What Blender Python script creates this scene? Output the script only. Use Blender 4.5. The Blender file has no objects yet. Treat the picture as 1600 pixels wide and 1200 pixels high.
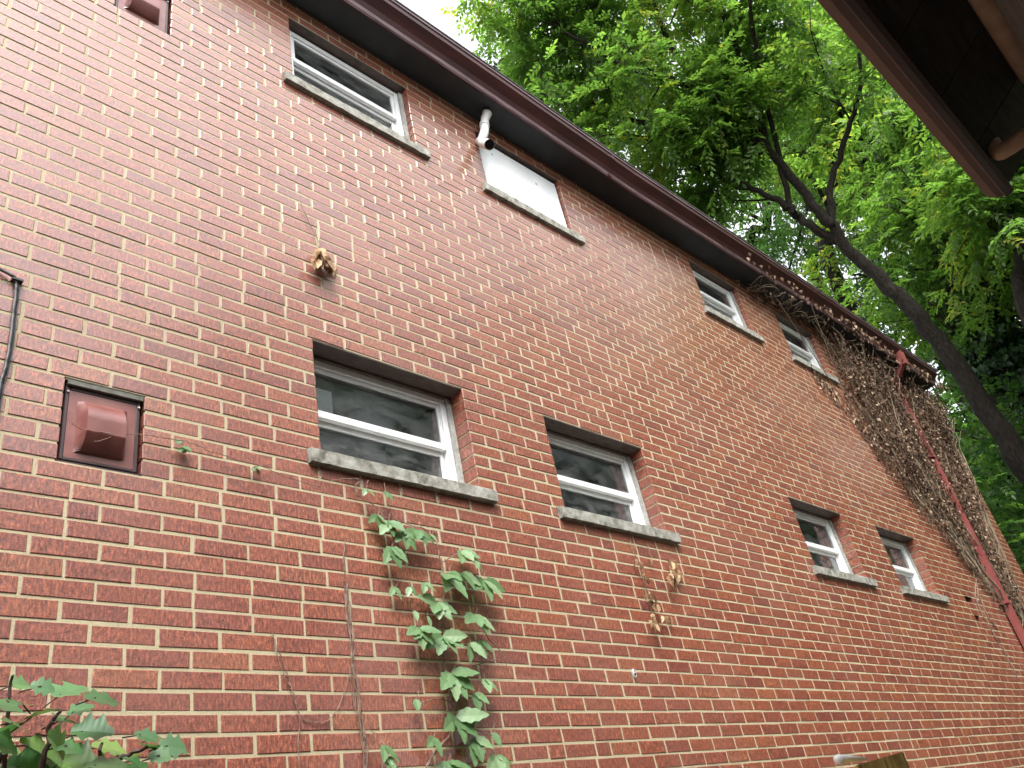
import bpy, math, random
import numpy as np
from mathutils import Vector
random.seed(11); rng = np.random.default_rng(7)
S = bpy.context.scene; COL = S.collection
PI = math.pi

# ------------------------------------------------------------------ camera geometry
F = 1317.36; CAM = np.array([0.0, -2.6, 1.6]); D = 2.6
RM = np.array([[0.71262032, -0.67656752, -0.18554965],
               [0.25247384, 0.49408974, -0.83194488],
               [0.65454506, 0.5460144, 0.52291399]])      # columns: world axes seen by the lens

def ray(px, py): return np.array([(px-800)/F, (py-600)/F, 1.0]) @ RM
def on_wall(px, py, off=0.0):                              # point 'off' metres in front of the brick face (y = 0)
    w = ray(px, py); return CAM + w*((D-off)/w[1])
def at_x(px, py, x): w = ray(px, py); return CAM + w*(x/w[0])
def at_z(px, py, z): w = ray(px, py); return CAM + w*((z-CAM[2])/w[2])
def at_d(px, py, d): w = ray(px, py); return CAM + w*(d/np.linalg.norm(w))

# ------------------------------------------------------------------ object helpers
ORG = {}
def thing(name, loc, label, cat, group=None):
    o = bpy.data.objects.new(name, None); COL.objects.link(o); o.location = loc
    o['label'] = label; o['category'] = cat
    if group: o['group'] = group
    ORG[o.name] = np.array(loc, float); return o
def tag(o, label, cat, group=None):
    o['label'] = label; o['category'] = cat
    if group: o['group'] = group
    return o

class MB:
    def __init__(s): s.v = []; s.f = []; s.m = []; s.r = []; s.n = 0
    def add(s, verts, faces, mat=0, rnd=0.0):
        b = s.n
        s.v.extend([tuple(map(float, p)) for p in verts]); s.n += len(verts)
        for f in faces:
            s.f.append(tuple(i+b for i in f)); s.m.append(mat); s.r.append(rnd)
    def quad(s, a, b, c, d, mat=0, rnd=0.0): s.add([a, b, c, d], [(0, 1, 2, 3)], mat, rnd)
    def box(s, x0, x1, y0, y1, z0, z1, mat=0, rnd=0.0):
        v = [(x0,y0,z0),(x1,y0,z0),(x1,y1,z0),(x0,y1,z0),(x0,y0,z1),(x1,y0,z1),(x1,y1,z1),(x0,y1,z1)]
        s.add(v, [(0,3,2,1),(4,5,6,7),(0,1,5,4),(1,2,6,5),(2,3,7,6),(3,0,4,7)], mat, rnd)
    def bbox(s, x0, x1, y0, y1, z0, z1, b=0.004, mat=0, rnd=0.0):   # bevelled box: front (low y) edges chamfered
        v = [(x0,y1,z0),(x1,y1,z0),(x1,y1,z1),(x0,y1,z1),
             (x0,y0+b,z0),(x1,y0+b,z0),(x1,y0+b,z1),(x0,y0+b,z1),
             (x0+b,y0,z0+b),(x1-b,y0,z0+b),(x1-b,y0,z1-b),(x0+b,y0,z1-b)]
        f = [(8,9,10,11)]
        for i in range(4):
            j = (i+1) % 4
            f += [(4+i,4+j,8+j,8+i), (i,j,4+j,4+i)]
        f.append((3,2,1,0)); s.add(v, f, mat, rnd)
    def frame(s, x0, x1, z0, z1, w, y0, y1, b=0.003, wb=None, wt=None, mat=0):
        wb = w if wb is None else wb; wt = w if wt is None else wt
        s.bbox(x0, x0+w, y0, y1, z0, z1, b, mat); s.bbox(x1-w, x1, y0, y1, z0, z1, b, mat)
        s.bbox(x0+w, x1-w, y0+.0012, y1, z0, z0+wb, b, mat); s.bbox(x0+w, x1-w, y0+.0012, y1, z1-wt, z1, b, mat)
    def tube(s, pts, rad, sides=8, mat=0, rnd=0.0, cap=True, hollow=False):
        pts = np.array(pts, float); n = len(pts)
        if np.isscalar(rad): rad = [rad]*n
        t = np.gradient(pts, axis=0); t /= np.linalg.norm(t, axis=1, keepdims=True)+1e-9
        u = np.cross(t[0], [0.31, 0.2, 0.93]); u /= np.linalg.norm(u)+1e-9
        ang = np.arange(sides)*2*PI/sides; V = []
        for i in range(n):
            u = u - t[i]*(u @ t[i]); u /= np.linalg.norm(u)+1e-9; w = np.cross(t[i], u)
            V += list(pts[i] + rad[i]*(np.cos(ang)[:, None]*u + np.sin(ang)[:, None]*w))
        Fs = [(i*sides+k, i*sides+(k+1) % sides, (i+1)*sides+(k+1) % sides, (i+1)*sides+k) for i in range(n-1) for k in range(sides)]
        if cap:
            Fs.append(tuple(range(sides))[::-1])
            if not hollow: Fs.append(tuple((n-1)*sides+k for k in range(sides)))
        s.add(V, Fs, mat, rnd)
    def build(s, name, mats, parent=None, smooth=False):
        if not isinstance(mats, (list, tuple)): mats = [mats]
        me = bpy.data.meshes.new(name)
        org = np.zeros(3); p = parent
        if parent is not None: org = ORG[parent.name]
        else:
            a = np.array(s.v); org = np.array([a[:,0].mean(), a[:,1].mean(), a[:,2].min()])
        me.from_pydata((np.array(s.v)-org).tolist(), [], s.f)
        for m in mats: me.materials.append(m)
        me.polygons.foreach_set('material_index', s.m)
        at = me.attributes.new('rnd', 'FLOAT', 'FACE'); at.data.foreach_set('value', s.r)
        if smooth: me.polygons.foreach_set('use_smooth', [True]*len(s.f))
        me.update()
        o = bpy.data.objects.new(name, me); COL.objects.link(o)
        if parent is not None: o.parent = parent
        else: o.location = org
        ORG[o.name] = org
        return o

def np_mesh(name, verts, faces, rnd, mat, parent, smooth=False):      # big triangle meshes from numpy
    me = bpy.data.meshes.new(name); org = ORG[parent.name] if parent is not None else np.zeros(3)
    V = (verts-org).astype(np.float32); n = len(faces)
    me.vertices.add(len(V)); me.vertices.foreach_set('co', V.ravel())
    me.loops.add(n*3); me.loops.foreach_set('vertex_index', faces.astype(np.int32).ravel())
    me.polygons.add(n); me.polygons.foreach_set('loop_start', (np.arange(n)*3).astype(np.int32))
    me.materials.append(mat)
    at = me.attributes.new('rnd', 'FLOAT', 'FACE'); at.data.foreach_set('value', rnd.astype(np.float32))
    me.update(calc_edges=True); me.validate()
    o = bpy.data.objects.new(name, me); COL.objects.link(o)
    if parent is not None: o.parent = parent
    ORG[o.name] = org; return o

def smooth_path(pts, per=6, jit=0.0):
    P = np.array(pts, float); n = len(P); out = []
    for i in range(n-1):
        p0, p1, p2, p3 = P[max(i-1,0)], P[i], P[i+1], P[min(i+2,n-1)]
        for k in range(per):
            t = k/per
            out.append(.5*((2*p1)+(-p0+p2)*t+(2*p0-5*p1+4*p2-p3)*t*t+(-p0+3*p1-3*p2+p3)*t**3))
    out.append(P[-1]); out = np.array(out)
    if jit: out[1:-1] += rng.normal(0, jit, out[1:-1].shape)
    return out

# ------------------------------------------------------------------ materials
class NT:
    def __init__(s, name):
        s.m = bpy.data.materials.new(name); s.m.use_nodes = True; s.t = s.m.node_tree
        s.b = s.t.nodes['Principled BSDF']; s.out = s.t.nodes['Material Output']
    def n(s, typ, **kw):
        x = s.t.nodes.new(typ)
        for k, v in kw.items():
            if k in x.inputs: x.inputs[k].default_value = v
            else: setattr(x, k, v)
        return x
    def l(s, a, b): s.t.links.new(a, b)
    def pos(s, scale=(1,1,1)):
        g = s.n('ShaderNodeNewGeometry'); m = s.n('ShaderNodeMapping'); m.inputs['Scale'].default_value = scale
        s.l(g.outputs['Position'], m.inputs['Vector']); return m.outputs[0]
    def noise(s, vec, scale, detail=4, rough=.55):
        x = s.n('ShaderNodeTexNoise'); x.inputs['Scale'].default_value = scale; x.inputs['Detail'].default_value = detail
        x.inputs['Roughness'].default_value = rough
        if vec is not None: s.l(vec, x.inputs['Vector'])
        return x.outputs['Fac']
    def ramp(s, fac, stops):
        r = s.n('ShaderNodeValToRGB'); e = r.color_ramp.elements
        while len(e) < len(stops): e.new(.5)
        for el, (p, c) in zip(e, stops): el.position = p; el.color = (*c, 1) if len(c) == 3 else c
        s.l(fac, r.inputs[0]); return r.outputs[0]
    def mix(s, fac, a, b, mode='MIX'):
        x = s.n('ShaderNodeMix', data_type='RGBA', blend_type=mode)
        for sock, v in ((x.inputs[0], fac), (x.inputs[6], a), (x.inputs[7], b)):
            if isinstance(v, (int, float)): sock.default_value = v
            elif isinstance(v, tuple): sock.default_value = (*v, 1)
            else: s.l(v, sock)
        return x.outputs[2]
    def attr(s, name): return s.n('ShaderNodeAttribute', attribute_name=name).outputs['Fac']
    def math(s, op, a, b=0.0):
        x = s.n('ShaderNodeMath', operation=op)
        for sock, v in ((x.inputs[0], a), (x.inputs[1], b)):
            if isinstance(v, (int, float)): sock.default_value = v
            else: s.l(v, sock)
        return x.outputs[0]
    def bump(s, h, strength, dist=.004):
        x = s.n('ShaderNodeBump'); x.inputs['Strength'].default_value = strength; x.inputs['Distance'].default_value = dist
        s.l(h, x.inputs['Height']); s.l(x.outputs[0], s.b.inputs['Normal'])
    def set(s, col=None, rough=None, spec=None, metal=None):
        for k, v in (('Base Color', col), ('Roughness', rough), ('Specular IOR Level', spec), ('Metallic', metal)):
            if v is None: continue
            if isinstance(v, tuple): s.b.inputs[k].default_value = (*v, 1)
            elif isinstance(v, (int, float)): s.b.inputs[k].default_value = v
            else: s.l(v, s.b.inputs[k])
        return s.m

M = {}
def simple(name, c1, c2, scale=8, rough=.6, spec=.5, bump=0.0, sc=(1,1,1), lo=.35, hi=.7, dist=.003, detail=5):
    t = NT(name); f = t.noise(t.pos(sc), scale, detail)
    t.set(t.ramp(f, [(lo, c1), (hi, c2)]), rough, spec)
    if bump: t.bump(f, bump, dist)
    M[name] = t.m; return t.m

# brick: red wire-cut face, damp
t = NT('brick')
r = t.attr('rnd')
base = t.ramp(r, [(0, (.190,.048,.031)), (.10, (.225,.057,.032)), (.5, (.252,.065,.033)), (.85, (.270,.074,.035)), (.95, (.285,.088,.039)), (1, (.24,.070,.038))])
scr = t.noise(t.pos((118, 118, 42)), 1.0, 5, .74)
fine = t.noise(t.pos((1,1,1)), 260, 3, .6)
big = t.noise(t.pos((1,1,1)), 1.1, 4, .6)
spk = t.ramp(scr, [(.37, (.40,.34,.34)), (.47, (.84,.80,.80)), (.54, (1.08,1.08,1.08)), (.615, (1.75,2.0,2.0))])  # speckle; the bright stop paints wet-face glints into the brick colour
c = t.mix(1.0, base, spk, 'MULTIPLY')
c = t.mix(t.math('MULTIPLY', t.ramp(big, [(.48,(0,0,0)), (.75,(1,1,1))]), .22), c, (.36,.20,.165))
pit = t.ramp(fine, [(.34,(.40,.36,.36)), (.46,(1,1,1)), (.58,(1.08,1.08,1.08)), (.68,(1.5,1.6,1.6))])  # dark pits, plus pale flecks painted as finer glints
c = t.mix(.7, c, pit, 'MULTIPLY')
stk = t.noise(t.pos((2.6,2.6,.32)), 1.0, 5, .65)
c = t.mix(t.math('MULTIPLY', t.ramp(stk, [(.54,(0,0,0)), (.72,(1,1,1))]), .16), c, (.075,.035,.028))
hgt = t.math('ADD', t.math('MULTIPLY', scr, 1.0), t.math('MULTIPLY', fine, .5))
t.bump(hgt, 1.0, .0045)
t.b.inputs['Coat Weight'].default_value = .8; t.b.inputs['Coat Roughness'].default_value = .22; t.b.inputs['Coat IOR'].default_value = 1.7
t.set(c, t.ramp(scr, [(.35,(.42,.42,.42)), (.65,(.62,.62,.62))]), .5); M['brick'] = t.m
# mortar
t = NT('mortar'); f1 = t.noise(t.pos(), 300, 3); f2 = t.noise(t.pos(), 3.0, 5)
c = t.mix(f2, (.355,.305,.190), (.515,.450,.295)); c = t.mix(.6, c, t.ramp(f1, [(.3,(.55,.55,.52)), (.55,(1.05,1.05,1.05))]), 'MULTIPLY')
stk = t.noise(t.pos((1.6,1.6,.7)), 1.0, 6, .7); c = t.mix(t.math('MULTIPLY', t.ramp(stk, [(.5,(0,0,0)), (.72,(1,1,1))]), .40), c, (.20,.17,.115))
t.bump(f1, .5, .003); t.set(c, .8, .3); M['mortar'] = t.m

simple('white_vinyl', (.70,.72,.72), (.80,.81,.80), 12, .35, .5)
simple('grey_jamb', (.24,.24,.22), (.42,.42,.39), 30, .8, .3, .4)
simple('drip_grey', (.085,.085,.070), (.17,.165,.14), 30, .8, .3, .3)
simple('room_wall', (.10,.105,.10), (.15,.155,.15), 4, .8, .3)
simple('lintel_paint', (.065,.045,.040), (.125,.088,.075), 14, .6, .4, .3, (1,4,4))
simple('paper', (.62,.66,.68), (.72,.75,.76), 6, .7, .3)
simple('maroon_metal', (.040,.0115,.013), (.075,.020,.020), 5, .42, .5, .08, (.6,3,3))
simple('brown_metal', (.022,.011,.011), (.045,.022,.021), 5, .45, .5, .08, (.6,3,3))
simple('gutter_lip_highlight', (.075,.034,.038), (.17,.105,.11), 9, .4, .5, .1, (.6,3,3))  # paler maroon paints the highlight along the gutter lips
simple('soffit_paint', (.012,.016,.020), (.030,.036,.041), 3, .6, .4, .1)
simple('shingle', (.035,.035,.036), (.085,.08,.078), 40, .9, .2, .6)
simple('red_paint', (.21,.046,.041), (.30,.080,.068), 6, .5, .5, .15, (2,2,.6))
simple('vent_maroon', (.15,.050,.042), (.24,.095,.080), 9, .28, .6, .06)
simple('vent_dark', (.030,.016,.018), (.06,.03,.03), 12, .45, .5, .1)
simple('pvc', (.68,.69,.68), (.80,.80,.78), 20, .35, .5)
simple('dark_hole', (.006,.006,.006), (.012,.011,.010), 10, .9, .1)  # near-black colour stands in for the shade inside openings
simple('rubber', (.018,.017,.018), (.05,.05,.055), 60, .45, .5, .2)
simple('metal_cover', (.30,.30,.28), (.55,.54,.50), 40, .4, .5, .2)
simple('tan_paint', (.30,.21,.145), (.42,.31,.22), 9, .55, .4, .1)
simple('siding', (.14,.135,.125), (.20,.19,.18), 5, .7, .3, .1)
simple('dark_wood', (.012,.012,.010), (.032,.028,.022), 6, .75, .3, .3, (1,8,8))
simple('bark', (.012,.010,.008), (.040,.032,.025), 7, .9, .2, .9, (5,5,1.1), dist=.02)
simple('ivy_stem', (.12,.088,.058), (.25,.195,.135), 40, .8, .3)
simple('vine_stem', (.13,.075,.055), (.30,.22,.17), 40, .8, .3)
simple('bush_stem', (.045,.020,.018), (.10,.05,.04), 40, .6, .4)
simple('soil', (.035,.040,.018), (.085,.075,.045), 3, .95, .2, .5, dist=.02)
simple('gravel', (.09,.085,.075), (.22,.21,.19), 45, .95, .2, .8, dist=.01)

# concrete sill
t = NT('concrete'); f1 = t.noise(t.pos(), 22, 6, .65); f2 = t.noise(t.pos(), 160, 3)
c = t.ramp(f1, [(.32,(.115,.11,.085)), (.48,(.27,.265,.225)), (.68,(.42,.415,.37))])
c = t.mix(.5, c, t.ramp(f2, [(.32,(.5,.5,.46)), (.5,(1,1,1))]), 'MULTIPLY'); t.bump(f2, .5, .003); t.set(c, .75, .35); M['concrete'] = t.m
# white board with small holes and scuffs
t = NT('white_board'); f1 = t.noise(t.pos(), 5, 4)
vo = t.n('ShaderNodeTexVoronoi', feature='F1'); vo.inputs['Scale'].default_value = 7; t.l(t.pos(), vo.inputs['Vector'])
dots = t.ramp(vo.outputs['Distance'], [(.06,(.22,.22,.2)), (.10,(1,1,1))])
c = t.mix(.75, t.ramp(f1, [(.35,(.76,.79,.80)), (.6,(.86,.87,.87))]), dots, 'MULTIPLY'); t.set(c, .45, .4); M['white_board'] = t.m
# weathered mossy wood
t = NT('mossy_wood'); g = t.noise(t.pos((70,70,3)), 1.0, 5, .6); mo = t.noise(t.pos(), 14, 4)
c = t.ramp(g, [(.30,(.10,.06,.02)), (.5,(.42,.28,.08)), (.68,(.60,.48,.20))])
c = t.mix(t.ramp(mo, [(.47,(0,0,0)), (.68,(1,1,1))]), c, (.045,.070,.022)); t.bump(g, .8, .006); t.set(c, .8, .3); M['mossy_wood'] = t.m
# window glass: thin sheet, reflection by angle over a clear tint
t = NT('glass'); t.t.nodes.remove(t.b)
fr = t.n('ShaderNodeFresnel', IOR=1.5); ss = t.math('MINIMUM', t.math('MULTIPLY', fr.outputs[0], 1.7), 1.0)
tr = t.n('ShaderNodeBsdfTransparent'); tr.inputs[0].default_value = (.72,.76,.74,1)
gl = t.n('ShaderNodeBsdfGlossy', Roughness=.09); gl.inputs[0].default_value = (.9,.93,.95,1)
df = t.n('ShaderNodeBsdfDiffuse'); df.inputs[0].default_value = (.42,.44,.44,1)
dirt_haze = t.noise(t.pos((1,1,2.2)), 6, 7, .7)  # dirt film, strengthened so its pale tone stands in for flare haze
mx0 = t.n('ShaderNodeMixShader'); t.l(t.math('MULTIPLY', t.ramp(dirt_haze, [(.38,(0,0,0)), (.8,(1,1,1))]), .34), mx0.inputs[0]); t.l(tr.outputs[0], mx0.inputs[1]); t.l(df.outputs[0], mx0.inputs[2])
mx = t.n('ShaderNodeMixShader'); t.l(ss, mx.inputs[0]); t.l(mx0.outputs[0], mx.inputs[1]); t.l(gl.outputs[0], mx.inputs[2]); t.l(mx.outputs[0], t.out.inputs[0]); M['glass'] = t.m

def leaf_mat(name, stops, trans, tcol, rough=.4, spec=.5):
    t = NT(name); r = t.attr('rnd'); c = t.ramp(r, stops)
    n = t.noise(t.pos(), 35, 3); c = t.mix(.35, c, t.ramp(n, [(.3,(.6,.6,.6)), (.65,(1.15,1.15,1.1))]), 'MULTIPLY')
    t.set(c, rough, spec)
    if trans:
        tb = t.n('ShaderNodeBsdfTranslucent'); t.l(t.mix(1.0, c, tcol, 'MULTIPLY'), tb.inputs[0])
        mx = t.n('ShaderNodeMixShader'); mx.inputs[0].default_value = trans
        t.l(t.b.outputs[0], mx.inputs[1]); t.l(tb.outputs[0], mx.inputs[2]); t.l(mx.outputs[0], t.out.inputs[0])
    M[name] = t.m
leaf_mat('tree_leaf', [(0,(.048,.100,.022)), (.5,(.090,.170,.034)), (.9,(.14,.23,.046)), (1,(.22,.24,.04))], .6, (2.2,2.3,1.4))
leaf_mat('far_leaf', [(0,(.028,.070,.022)), (.6,(.052,.118,.032)), (1,(.090,.170,.038))], .5, (2.0,2.1,1.2))
leaf_mat('ivy_leaf', [(0,(.016,.045,.016)), (1,(.040,.095,.030))], .2, (1.3,1.4,.9))
leaf_mat('creeper_leaf', [(0,(.090,.175,.068)), (.6,(.155,.265,.12)), (1,(.24,.34,.18))], .25, (1.3,1.5,.8), .38)
leaf_mat('bush_leaf', [(0,(.065,.165,.060)), (.6,(.115,.25,.10)), (1,(.24,.36,.08))], .25, (1.4,1.6,.8), .3)
leaf_mat('dead_leaf', [(0,(.045,.024,.015)), (.4,(.105,.060,.036)), (.8,(.185,.115,.070)), (1,(.42,.32,.22))], .12, (1,.9,.8), .75, .3)
leaf_mat('dry_leaf', [(0,(.16,.085,.040)), (.6,(.34,.21,.11)), (1,(.52,.38,.22))], .15, (1,.9,.8), .7, .3)

# ------------------------------------------------------------------ brick house
C = .0655; L0 = 3.94; WX0, WX1 = -3.0, 12.05
def lev(k): return L0 + k*C
def eave_z(x): return float(np.interp(x, [-3, 0, 3, 5, 6, 8, 12.2], [6.56, 6.545, 6.51, 6.455, 6.475, 6.52, 6.55]))
house = thing('brick_house', (4.6, 0, 0), 'long two-storey red brick house wall with white windows and maroon eave', 'house')

low = [(1.807, 2.705), (3.326, 4.240), (6.134, 7.030), (7.732, 8.610)]
upp = [(1.812, 2.704), (3.330, 4.212), (6.000, 6.825), (7.566, 8.400)]
OPEN = []
for a in low: OPEN += [(a[0], a[1], lev(-9), lev(0)), (a[0]-.07, a[1]+.085, lev(-10), lev(-9))]
for a in upp: OPEN += [(a[0], a[1], lev(28), lev(37)), (a[0]-.06, a[1]+.075, lev(27), lev(28))]
V1 = (.795, 1.068, lev(-12.5), lev(-8)); V2 = (.828, 1.104, lev(25), lev(29.6))
V1 = (.795, 1.068, lev(-13)+.004, lev(-8)); V2 = (.828, 1.104, lev(25), lev(30))
OPEN += [V1, V2]
HOLES = [(9.30, 9.52, lev(-9), lev(-8)), (9.33, 9.47, lev(-12), lev(-11))]
OPEN += HOLES

wall = MB()
def brick(x0, x1, z0, z1, deep):
    j = lambda: random.uniform(-.0014, .0014)
    y = random.uniform(-.0016, .0006); b = random.uniform(.0014, .0030); rd = random.random()
    c = [(x0+j(), z0+j()), (x1+j(), z0+j()), (x1+j(), z1+j()), (x0+j(), z1+j())]
    s = [(1,1), (-1,1), (-1,-1), (1,-1)]
    v = [(p[0], deep, p[1]) for p in c] + [(p[0], y+b*.8, p[1]) for p in c] + [(p[0]+q[0]*b, y, p[1]+q[1]*b) for p, q in zip(c, s)]
    f = [(8,9,10,11)]
    for i in range(4):
        k = (i+1) % 4; f += [(4+i,4+k,8+k,8+i), (i,k,4+k,4+i)]
    wall.add(v, f, 0, rd)
k = -60; BL = .208; JW = .0100
while lev(k) < 6.60:
    z0, z1 = lev(k), lev(k+1); zc = (z0+z1)/2
    blk = sorted((o[0], o[1]) for o in OPEN if o[2] < zc < o[3])
    iv = []; a = WX0
    for b0, b1 in blk: iv.append((a, b0)); a = b1
    iv.append((a, WX1))
    for n, (a, b) in enumerate(iv):
        la, rb = n > 0, n < len(iv)-1
        ma, mb = a+(-.0 if not la else .004), b-(0 if not rb else .004)
        wall.quad((ma,.0018,z0),(mb,.0018,z0),(mb,.0018,z1),(ma,.0018,z1), 1)
        if la: wall.quad((ma,.0018,z0),(ma,.0018,z1),(ma,.095,z1),(ma,.095,z0), 1)
        if rb: wall.quad((mb,.0018,z0),(mb,.095,z0),(mb,.095,z1),(mb,.0018,z1), 1)
        # lay the bricks of this run
        x = a
        if not la: x = a - (BL*.5 if k % 2 else 0) - random.uniform(0, .012)
        first = True; run = -1
        while x < b-.02:
            ln = BL + random.uniform(-.003, .003)
            if first and la and k % 2: ln = BL*.5
            elif run < 0 and random.random() < .032: ln = BL*.5; run = random.randint(0, 3)
            elif run == 0: ln = BL*.5; run = -1
            elif run > 0: run -= 1
            e = x+ln
            if b-e < .045: e = b
            xs = max(x, a)
            jw = JW + random.uniform(-.002, .003)
            if e-xs > .03:
                zb = z0 + .0053 + random.uniform(-.0012, .0012); zt = z1 - .0052 + random.uniform(-.0012, .0012)
                if zt < eave_z(xs)+.08:
                    xl = xs if (first and la) else xs+jw/2
                    xr = e if (e >= b and rb) else min(e, b)-jw/2
                    brick(xl, xr, zb, zt, .093 if ((first and la) or (e >= b and rb)) else .014)
            x = e; first = False
    k += 1
# far gable end and back (never seen from the alley side), plain brick-coloured returns
for z0 in np.arange(.0, 6.5, .0655*4): wall.quad((WX1,.0018,z0),(WX1,8,z0),(WX1,8,z0+.262),(WX1,.0018,z0+.262), 0, random.random())
wall.quad((WX0,8,0),(WX1,8,0),(WX1,8,6.5),(WX0,8,6.5), 0, .5)
wall.quad((WX0,.0018,0),(WX0,8,0),(WX0,8,6.5),(WX0,.0018,6.5), 0, .5)
for h in HOLES:      # two missing bricks: pockets with their shade painted near-black
    wall.quad((h[0],.09,h[2]),(h[1],.09,h[2]),(h[1],.09,h[3]),(h[0],.09,h[3]), 2)
    wall.quad((h[0],.006,h[2]+.003),(h[1],.006,h[2]+.003),(h[1],.09,h[2]+.003),(h[0],.09,h[2]+.003), 1)
    wall.quad((h[0],.006,h[3]-.003),(h[1],.006,h[3]-.003),(h[1],.09,h[3]-.003),(h[0],.09,h[3]-.003), 2)
wall.build('wall', [M['brick'], M['mortar'], M['dark_hole']], house)

def sill_lintel(a, zs, zt, par, ls=.066, rs=.080):
    m = MB(); x0, x1 = a[0]-ls, a[1]+rs
    n = 26; xs = np.linspace(x0, x1, n); V = []; Fs = []
    for x in xs:      # slightly chipped front edge, sloped top
        e1, e2 = random.uniform(-.0025,.0025), random.uniform(-.0025,.0025)
        V += [(x,-.030+e1,zs-.002+e2*.6), (x,-.033+e2,zs+.056+e1), (x,-.022,zs+.0635), (x,.118,zs+.0665), (x,.118,zs-.001)]
    for i in range(n-1):
        for q in range(5): Fs.append((i*5+q, (i+1)*5+q, (i+1)*5+(q+1) % 5, i*5+(q+1) % 5))
    Fs += [(0,1,2,3,4), tuple((n-1)*5+q for q in (4,3,2,1,0))]
    m.add(V, Fs); m.build('sill', M['concrete'], par)
    l = MB(); l.box(a[0]-.002, a[1]+.002, .003, .094, zt-.007, zt+.003); l.box(a[0]+.004, a[1]-.004, .094, .125, zt-.022, zt-.0)
    l.build('lintel', M['lintel_paint'], par)

def window(a, zb, zt, par, paper=None, yo=.108):
    x0, x1 = a; zs = zb+.0655
    jm = .030                                                   # grey blocking on both sides
    fr = MB(); fr.frame(x0+.022, x1-jm, zs, zt-.020, .032, yo, yo+.075, .004, .028, .036)
    w = fr.build('window', M['white_vinyl'], par)
    for (ga, gb) in ((x0+.001, x0+.022), (x1-jm, x1-.001)):
        g = MB(); g.box(ga, gb, yo-.014, yo+.03, zs, zt-.02); g.build('side_blocking', M['grey_jamb'], w)
    ix0, ix1, iz0, iz1 = x0+.054, x1-jm-.032, zs+.028, zt-.056
    zm = (iz0+iz1)/2 + (.0 if yo > .1 else .035)
    up = MB(); up.frame(ix0+.001, ix1-.001, zm-.020, iz1-.001, .021, yo+.010, yo+.034, .003, .040, .022); us = up.build('sash', M['white_vinyl'], w)
    lo = MB(); lo.frame(ix0+.001, ix1-.001, iz0+.001, zm+.022, .022, yo+.038, yo+.062, .003, .036, .066); ls = lo.build('sash', M['white_vinyl'], w)
    p = MB(); p.quad((ix0+.02,yo+.022,zm+.018),(ix1-.02,yo+.022,zm+.018),(ix1-.02,yo+.022,iz1-.022),(ix0+.02,yo+.022,iz1-.022)); p.build('pane', M['glass'], w)
    p = MB(); p.quad((ix0+.022,yo+.050,iz0+.035),(ix1-.022,yo+.050,iz0+.035),(ix1-.022,yo+.050,zm-.043),(ix0+.022,yo+.050,zm-.043)); p.build('pane', M['glass'], w)
    if paper:
        q = MB(); q.box(ix0+.034, ix0+.034+paper[0], yo+.024, yo+.025, zm+.022, zm+.022+paper[1]); q.build('paper_notice', M['paper'], w)
    # room recess behind the glass
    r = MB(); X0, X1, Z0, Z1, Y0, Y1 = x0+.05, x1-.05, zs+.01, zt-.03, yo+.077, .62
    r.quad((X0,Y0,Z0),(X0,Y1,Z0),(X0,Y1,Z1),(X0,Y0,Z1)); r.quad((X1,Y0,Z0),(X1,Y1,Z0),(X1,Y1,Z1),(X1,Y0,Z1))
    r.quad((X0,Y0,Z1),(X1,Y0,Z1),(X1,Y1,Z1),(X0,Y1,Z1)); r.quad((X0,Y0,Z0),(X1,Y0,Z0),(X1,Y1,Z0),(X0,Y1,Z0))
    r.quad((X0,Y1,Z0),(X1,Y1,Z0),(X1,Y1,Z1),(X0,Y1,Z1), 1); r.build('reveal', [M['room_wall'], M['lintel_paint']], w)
    sill_lintel(a, zb, zt, w)
    return w
papers = [(.085, .125), (.06, .13), None, None]
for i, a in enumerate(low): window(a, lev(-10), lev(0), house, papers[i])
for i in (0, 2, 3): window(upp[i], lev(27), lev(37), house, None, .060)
# boarded window
a = upp[1]; m = MB()
m.bbox(a[0]+.004, a[1]-.012, .030, .042, lev(28)+.004, lev(37)-.030, .003)
bd = m.build('window_board', M['white_board'], house)
bd['label'] = 'window opening closed by a flat white board'
sill_lintel(a, lev(27), lev(37), bd)
m = MB(); m.box(a[0]+.002, a[1]-.002, .043, .12, lev(28), lev(37)-.023); m.build('backing', M['dark_hole'], bd)

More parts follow.
